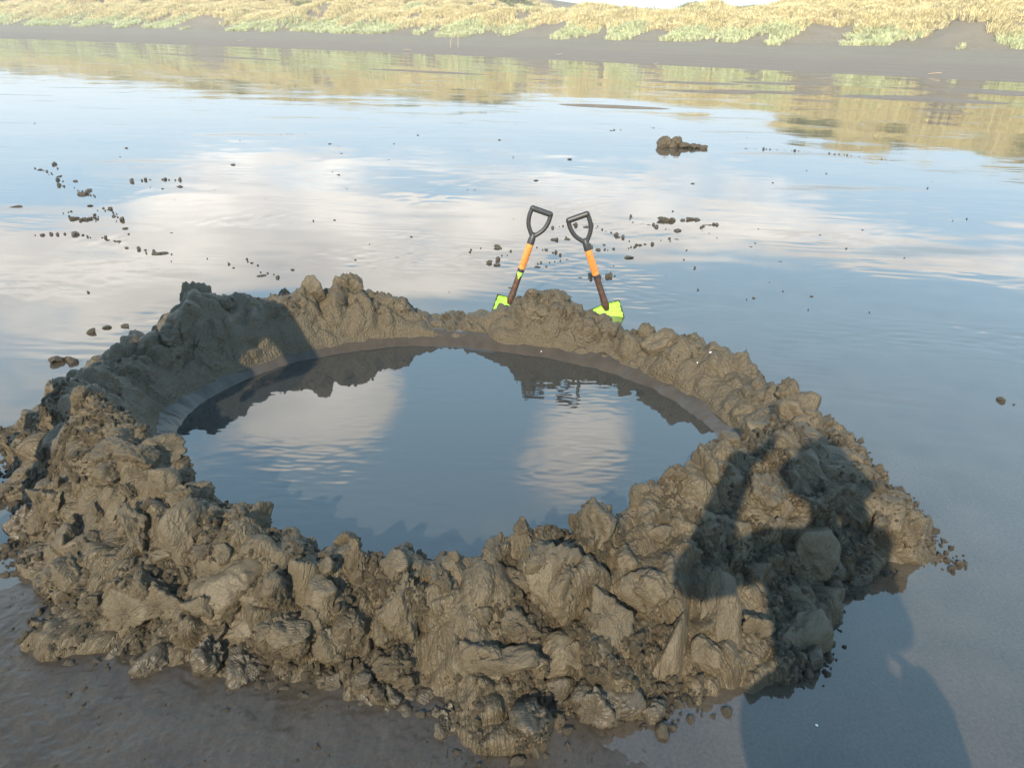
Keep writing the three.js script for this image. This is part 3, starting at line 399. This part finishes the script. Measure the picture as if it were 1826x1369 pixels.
// ---------------------------------------------------------------- white shell bits
{
  const mat = new THREE.MeshPhysicalMaterial({ color: rgb(0.78, 0.75, 0.68), roughness: 0.4 });
  const geo = new THREE.SphereGeometry(1, 14, 8, 0, 6.283, 0, 1.3), P = geo.attributes.position; for (let i = 0; i < P.count; i++) { const t = Math.atan2(P.getZ(i), P.getX(i)), k = 1 + 0.06 * Math.cos(t * 9); P.setXYZ(i, P.getX(i) * k, P.getY(i) * 0.5, P.getZ(i) * k * 0.75); } geo.computeVertexNormals();
  for (const [x, F, s, wall, l] of [[0.82, 1.29, 0.004, 0, 'tiny white shell on the shaded wet sand in the right foreground'], [0.59, 3.57, 0.011, 1, 'curved white shell bit on the wet ledge at the far right of the pool'], [0.16, 3.67, 0.004, 1, 'tiny white shell on the wet ledge at the back of the pool'], [0.99, 3.28, 0.006, 1, 'white shell bit stuck in the right back wall'], [0.93, 3.27, 0.004, 1, 'smaller white shell speck left of another in the right back wall']]) { const y = wall ? Math.max(wallAt(x, F).p[1], 0.02) : 0, o = mesh('shell', geo, mat); o.position.set(x, y + 0.002, -F); o.scale.setScalar(s); o.rotation.set(0.5, x * 7, 0.2); tag(o, l, 'shell'); }
}
// ---------------------------------------------------------------- damp sandbars on the flat
const groundY = (x, F) => { const s = -0.837 * (x - 24) + 0.547 * (F - 36.4), t = 0.547 * (x - 24) + 0.837 * (F - 36.4); return rise(t - shoreT(s)); };
{
  const r = rng(12);
  for (const [x, F, a, b, rot] of [[13.6, 26.2, 2.9, 1.5, 0.35], [18.9, 30, 2.8, 2.2, 0.4], [7.5, 33, 2.2, 0.8, 0.3], [11.1, 33.6, 2.6, 0.9, 0.3], [6.8, 27.8, 1.8, 0.6, 0.25], [9.3, 28.2, 2.3, 0.6, 0.3], [2.5, 20.5, 1.7, 0.35, 0.2], [-4.5, 38, 4, 0.7, 0.5], [-20, 52, 8, 0.8, 0.6]]) {
    const g = grid(61, 12, (i, j) => { const t = i / 60 * 6.2832, k = j / 11, w = 1 + 0.28 * noise3(Math.cos(t) * 1.4 + x, Math.sin(t) * 1.4, F) + 0.12 * noise3(Math.cos(t) * 5 + x, Math.sin(t) * 5, F), px = a * k * w * Math.cos(t), pf_ = b * k * w * Math.sin(t); return [x + px * Math.cos(rot) + pf_ * Math.sin(rot), groundY(x + px * Math.cos(rot) + pf_ * Math.sin(rot), F - px * Math.sin(rot) + pf_ * Math.cos(rot)) + 0.055 * (1 - k * k * k) - 0.02, -(F - px * Math.sin(rot) + pf_ * Math.cos(rot))]; }, (i, j, p) => [p[0], p[2]], true);
    structure('sandbar', g, M.damp);
  }
}
// ---------------------------------------------------------------- dune grass, poles, driftwood
const groundAt = (x, F) => { const s = -0.837 * (x - 24) + 0.547 * (F - 36.4), t = 0.547 * (x - 24) + 0.837 * (F - 36.4); return duneH(s, t - shoreT(s)); };
{
  const r = rng(31), tuft = seed => {
    const q = rng(seed), P = [], I = [];
    for (let b = 0; b < 22; b++) {
      const a = q() * 6.283, rad = 0.32 * Math.sqrt(q()), lean = 0.15 + 0.75 * q(), L = 0.6 + 0.5 * q(), w = 0.022 + 0.016 * q(), bx = rad * Math.cos(a), bz = rad * Math.sin(a), la = a + (q() - 0.5) * 1.6, dx = Math.cos(la), dz = Math.sin(la), px = -dz * w, pz = dx * w, n = P.length / 3;
      P.push(bx - px, -0.08, bz - pz, bx + px, -0.08, bz + pz, bx + dx * lean * 0.3 - px * 0.8, L * 0.6, bz + dz * lean * 0.3 - pz * 0.8, bx + dx * lean * 0.3 + px * 0.8, L * 0.6, bz + dz * lean * 0.3 + pz * 0.8, bx + dx * lean * 0.8, L * (1 - 0.25 * lean), bz + dz * lean * 0.8);
      I.push(n, n + 1, n + 2, n + 2, n + 1, n + 3, n + 2, n + 3, n + 4);
    }
    const g = new THREE.BufferGeometry(); g.setAttribute('position', new THREE.Float32BufferAttribute(P, 3)); g.setIndex(I); g.computeVertexNormals(); return g;
  };
  const gm = new THREE.MeshPhysicalMaterial({ color: rgb(1, 1, 1), roughness: 0.9, side: THREE.DoubleSide });
  const sets = { dune_grass: [], marram_grass: [], scrub: [] }, mt = new THREE.Matrix4(), q = new THREE.Quaternion(), e = new THREE.Euler(), col = new THREE.Color();
  for (let i = 0; i < 480000; i++) {
    const s = -70 + 400 * Math.pow(r(), 1.35), u = 19 + 58 * Math.pow(r(), 1.25), foot = 22 + 2.5 * noise3(s * 0.13, 5, 0) + 1.2 * noise3(s * 0.5, 9, 0);
    const k = u - foot, clump = noise3(s * 0.28, 4, u * 0.28) + 0.5 * noise3(s * 0.9, 7, u * 0.9), [x, F] = toXF(s, shoreT(s) + u);
    if (F < 10 || Math.abs(x / F) > 0.95 || k < 0.2 + 1.4 * clump * 0) continue;
    const tongue = noise3(s * 0.22, 11, u * 0.05);
    const val = k < 6 ? clump * 0.5 + tongue * 1.1 - 0.2 + 0.085 * k : k < 13 ? clump + 0.32 : clump + 0.55; if (r() > sstep(-0.14, 0.22, val)) continue;
    const y = duneH(s, u), hill = k > 22, dark = hill && noise3(s * 0.11, 2, u * 0.13) + 0.4 * noise3(s * 0.5, 6, u * 0.5) > 0.22, green = !dark && (k + 2.6 * (r() - 0.5) < 4.8 + 3.2 * tongue || noise3(s * 0.17, 9, u * 0.2) + 0.3 * (r() - 0.5) > 0.45);
    const sc = (dark ? 0.6 + 0.7 * r() : green ? 0.24 + 0.3 * r() : 0.36 + 0.32 * r()), v = (0.86 + 0.2 * r()) * (1 + 0.22 * noise3(s * 0.6, 5, u * 0.6));
    e.set((r() - 0.5) * 0.3, r() * 6.283, (r() - 0.5) * 0.3); q.setFromEuler(e);
    const m = mt.clone().compose(new THREE.Vector3(x, y, -F), q, new THREE.Vector3(sc * 1.25, sc * (dark ? 0.8 : 1), sc * 1.25));
    const c = dark ? [0.3 * v, 0.3 * v, 0.13 * v] : green ? [0.62 * v, 0.64 * v, 0.38 * v] : [0.74 * v, (0.61 + 0.05 * r()) * v, 0.36 * v];
    sets[dark ? 'scrub' : green ? 'dune_grass' : 'marram_grass'].push([m, c]);
  }
  const words = { dune_grass: ['pale green creeping grass along the foot of the dunes', 'grass'], marram_grass: ['golden dry grass covering the dunes', 'grass'], scrub: ['dark olive scrub on the hills behind the dunes', 'scrub'] };
  for (const n in sets) for (let k = 0; k < 1; k++) { const L = sets[n], im = new THREE.InstancedMesh(tuft(n.length * 7), gm, L.length); L.forEach(([m, c], i) => { im.setMatrixAt(i, m); im.setColorAt(i, col.setRGB(...c)); }); im.name = n; im.castShadow = im.receiveShadow = true; tag(im, ...words[n]); im.userData.kind = 'stuff'; scene.add(im); }
  const wood = new THREE.MeshStandardMaterial({ color: rgb(0.36, 0.27, 0.19), roughness: 0.85 });
  const pole = (pts, rad) => new THREE.TubeGeometry(new THREE.CatmullRomCurve3(pts.map(p => new THREE.Vector3(...p))), 16, rad, 8);
  let y = groundAt(-5.95, 75), o = thing('driftwood_pole', 'upright bare driftwood pole on the beach below the dunes, right of its pair', 'driftwood', -5.95, y, 75);
  mesh('stem', pole([[0, -0.2, 0], [0.01, 0.6, 0], [0.03, 1.32, 0]], 0.055), wood, o); mesh('cross_stick', pole([[-0.3, 1.08, 0], [-0.1, 1.24, 0.02], [0.1, 1.36, 0]], 0.025), wood, o);
  y = groundAt(-6.72, 75); o = thing('driftwood_pole', 'leaning driftwood pole on the beach below the dunes, left of its pair', 'driftwood', -6.72, y, 75);
  mesh('stem', pole([[0, -0.2, 0], [0.1, 0.5, 0], [0.26, 1.0, 0], [0.4, 1.12, 0]], 0.05), wood, o); mesh('side_branch', pole([[0.08, 0.45, 0], [-0.08, 0.62, 0]], 0.025), wood, o);
  for (const [x, F, L, a, l] of [[-30.9, 87, 0.9, 0.2, 'bleached driftwood stick on the tide line at the far left'], [8.6, 49.5, 0.7, 0.9, 'bleached driftwood stick on the beach slope above the ragged mound'], [21.8, 40.9, 0.6, -0.5, 'bleached driftwood stick on the beach at the far right'], [-10.1, 70, 0.7, 0.1, 'bleached driftwood stick just left of the two beach poles'], [3.1, 62, 0.5, 0.3, 'short bleached stick on the beach right of the two beach poles']]) {
    const m = mesh('driftwood_stick', pole([[-L / 2, 0, 0], [0, 0.05, 0.04], [L / 2, 0.02 + 0.12 * Math.abs(a), 0]], 0.028), wood); m.position.set(x, groundAt(x, F) + 0.05, -F); m.rotation.y = a; tag(m, l, 'driftwood');
  }
}
scene.fog = new THREE.FogExp2(new THREE.Color().setRGB(0.97, 0.96, 0.93), 0.0016);
// ---------------------------------------------------------------- two people standing outside the picture: their shadows fall across the ring
{
  const V = (...a) => new THREE.Vector3(...a);
  function field(bones, box, res, k) {                   // smooth union of tapered capsules -> BufferGeometry
    const [cx, cy, cz, half] = box, mc = new MarchingCubes(res, new THREE.MeshStandardMaterial(), false, false, 400000), f = mc.field; mc.isolation = 0;
    for (let iz = 0; iz < res; iz++) for (let iy = 0; iy < res; iy++) for (let ix = 0; ix < res; ix++) {
      const x = cx + (ix / res * 2 - 1) * half, y = cy + (iy / res * 2 - 1) * half, z = cz + (iz / res * 2 - 1) * half; let d = 9;
      for (const b of bones) { const px = x - b[0].x, py = y - b[0].y, pz = z - b[0].z, ex = b[1].x - b[0].x, ey = b[1].y - b[0].y, ez = b[1].z - b[0].z, t = clamp((px * ex + py * ey + pz * ez) / (ex * ex + ey * ey + ez * ez + 1e-9)), q = Math.hypot(px - ex * t, py - ey * t, pz - ez * t) - lerp(b[2], b[3], t); const h = clamp(0.5 + 0.5 * (d - q) / k); d = lerp(d, q, h) - k * h * (1 - h); }
      f[iz * res * res + iy * res + ix] = -d;
    }
    mc.update(); const n = mc.count, P = new Float32Array(mc.positionArray.slice(0, n * 3)); for (let i = 0; i < n; i++) { P[i * 3] = cx + P[i * 3] * half; P[i * 3 + 1] = cy + P[i * 3 + 1] * half; P[i * 3 + 2] = cz + P[i * 3 + 2] * half; }
    const g0 = new THREE.BufferGeometry(); g0.setAttribute('position', new THREE.BufferAttribute(P, 3)); const g = mergeVertices(g0, 1e-4); g.computeVertexNormals(); return g;
  }
  function hand(w, dir, up, side) {                      // wrist point, pointing direction, thumb side
    const f = dir.clone().normalize(), s = up.clone().sub(f.clone().multiplyScalar(up.dot(f))).normalize(), n = V().crossVectors(f, s), at = (a, b, c) => w.clone().addScaledVector(f, a).addScaledVector(s, b).addScaledVector(n, c * side), B = [[at(0, 0, 0), at(0.075, 0.018, 0), 0.024, 0.02], [at(0, 0, 0), at(0.075, -0.022, 0), 0.024, 0.018]];
    [[0.028, 0.085, 0.075], [0.009, 0.09, 0.083], [-0.011, 0.087, 0.076], [-0.03, 0.08, 0.06]].forEach(([b, a, L]) => { B.push([at(a - 0.02, b, 0), at(a + L * 0.45, b, 0.008), 0.0095, 0.009], [at(a + L * 0.45, b, 0.008), at(a + L * 0.85, b, 0.034), 0.009, 0.0075]); });
    B.push([at(0.02, 0.02, 0), at(0.055, 0.052, 0.012), 0.013, 0.011], [at(0.055, 0.052, 0.012), at(0.085, 0.058, 0.03), 0.0105, 0.0085]);
    const c = at(0.09, 0, 0.01); return field(B, [c.x, c.y, c.z, 0.14], 64, 0.008);
  }
  function person(x, F, turn, arms, label, colours, wide, hat) {
    const o = thing('person', label, 'person', x, 0, F); o.rotation.y = turn;     // local: -z is where the person faces
    const B = [], b = (p, q, r0, r1) => B.push([V(...p), V(...q), r0, r1]);
    for (const s of [-1, 1]) { b([s * 0.1, 0.9, 0], [s * 0.12, 0.48, -0.01], 0.095, 0.062); b([s * 0.12, 0.48, -0.01], [s * 0.13, 0.09, 0.02], 0.06, 0.042); b([s * 0.13, 0.045, 0.04], [s * 0.15, 0.035, -0.16], 0.045, 0.035); }
    b([0, 0.9, 0], [0, 1.08, 0], 0.15, 0.135); b([-wide, 0.9, 0], [wide, 0.9, 0], 0.135, 0.135); b([-wide * 0.8, 0.78, 0], [wide * 0.8, 0.78, 0], 0.12, 0.12); b([-0.05, 1.1, 0], [-0.09, 1.34, 0], 0.12, 0.12); b([0.05, 1.1, 0], [0.09, 1.34, 0], 0.12, 0.12); b([-0.17, 1.41, 0], [0.17, 1.41, 0], 0.065, 0.065); b([0, 1.4, 0.01], [0, 1.53, -0.01], 0.06, 0.052);
    b([0, 1.57, -0.03], [0, 1.66, -0.005], 0.07, 0.1); b([0, 1.545, -0.07], [0, 1.6, -0.05], 0.035, 0.06); b([0, 1.6, -0.105], [0, 1.585, -0.118], 0.012, 0.014); b([-0.098, 1.61, 0], [-0.1, 1.63, 0.005], 0.014, 0.018); b([0.098, 1.61, 0], [0.1, 1.63, 0.005], 0.014, 0.018);
    arms.forEach(([e, w], i) => { const s = i ? 1 : -1; b([s * 0.19, 1.4, 0], e, 0.075, 0.062); b(e, w, 0.062, 0.045); });
    const g = field(B, [0, 0.86, 0, 0.93], 132, 0.035), hs = arms.map(([e, w, d, u], i) => hand(V(...w), V(...d), V(...u), i ? 1 : -1)), G_ = mergeGeometries([g, ...hs].map(q => { const t = q.index ? q : q; return t; }));
    const P = G_.attributes.position, K = new Float32Array(P.count * 3), nb = g.attributes.position.count;
    for (let i = 0; i < P.count; i++) { const y = P.getY(i), X = P.getX(i), Z = P.getZ(i); let c = y < 0.09 ? colours[0] : y < 0.95 ? colours[1] : y < 1.49 ? colours[2] : [0.5, 0.33, 0.25]; if (i >= nb || arms.some(([e, w]) => Math.hypot(X - w[0], y - w[1], Z - w[2]) < 0.13)) c = [0.5, 0.33, 0.25]; K.set(c, i * 3); }
    G_.setAttribute('color', new THREE.BufferAttribute(K, 3)); mesh('body', G_, new THREE.MeshStandardMaterial({ vertexColors: true, roughness: 0.85 }), o);
    const hr = new THREE.SphereGeometry(0.112, 28, 20, 0, 6.2832, 0, 1.75); hr.scale(0.98, 1, 1.06); hr.rotateX(0.5); hr.translate(0, 1.665, 0.012); mesh('hair', hr, new THREE.MeshStandardMaterial({ color: rgb(0.06, 0.045, 0.03), roughness: 0.8 }), o);
    if (hat) mesh('sun_hat', new THREE.LatheGeometry([[0.0, 1.80], [0.07, 1.795], [0.105, 1.76], [0.115, 1.69], [0.13, 1.682], [0.165, 1.672], [0.165, 1.665], [0.115, 1.674], [0.11, 1.68]].map(q => new THREE.Vector2(...q)), 40), new THREE.MeshStandardMaterial({ color: rgb(0.3, 0.28, 0.22), roughness: 0.9 }), o);
    return o;
  }
  person(0.49, -0.16, 0, [[[-0.42, 1.35, 0.02], [-0.27, 1.64, -0.14], [0.9, 0.35, -0.2], [0, 0.5, 0.8]], [[0.22, 1.13, -0.06], [0.15, 1.47, -0.24], [-0.4, 0.8, -0.3], [0, 0.5, 0.8]]], 'person standing beside the viewer with arms raised, holding a small camera', [[0.1, 0.09, 0.08], [0.06, 0.07, 0.1], [0.25, 0.27, 0.3]], 0.12, true);
  const cam = thing('compact_camera', 'small black camera held up in the right hand of the person beside the viewer', 'camera', 0.6, 1.62, 0.13), cb = new THREE.MeshStandardMaterial({ color: rgb(0.03, 0.03, 0.03), roughness: 0.5 });
  mesh('body', new RoundedBoxGeometry(0.11, 0.065, 0.035, 3, 0.008), cb, cam); const ln = new THREE.CylinderGeometry(0.026, 0.028, 0.04, 24); ln.rotateX(Math.PI / 2); ln.translate(0, 0, -0.035); mesh('lens', ln, cb, cam);
  const bag = thing('shoulder_bag', 'small dark shoulder bag hanging at the hip of the person beside the viewer', 'bag', 0.79, 0.74, 0.0), bm = new THREE.MeshStandardMaterial({ color: rgb(0.08, 0.07, 0.06), roughness: 0.9 });
  const bg = new RoundedBoxGeometry(0.09, 0.15, 0.16, 4, 0.03); bg.translate(0, 0.1, 0); mesh('pouch', bg, bm, bag); mesh('strap', new THREE.TubeGeometry(new THREE.CatmullRomCurve3([[0, 0.18, 0.02], [-0.06, 0.26, 0.06], [-0.12, 0.32, 0.1]].map(p => V(...p))), 20, 0.012, 8), bm, bag);
  person(-1.98, 1.84, -0.5, [[[-0.42, 1.16, 0.03], [-0.3, 0.94, -0.1], [0.1, -1, -0.2], [0, 0, -1]], [[0.42, 1.16, 0.03], [0.3, 0.94, -0.1], [-0.1, -1, -0.2], [0, 0, -1]]], 'person standing beside the left end of the ring with arms at the sides', [[0.2, 0.2, 0.2], [0.16, 0.22, 0.34], [0.22, 0.3, 0.44]], 0.13);
}
renderer.render(scene, camera);
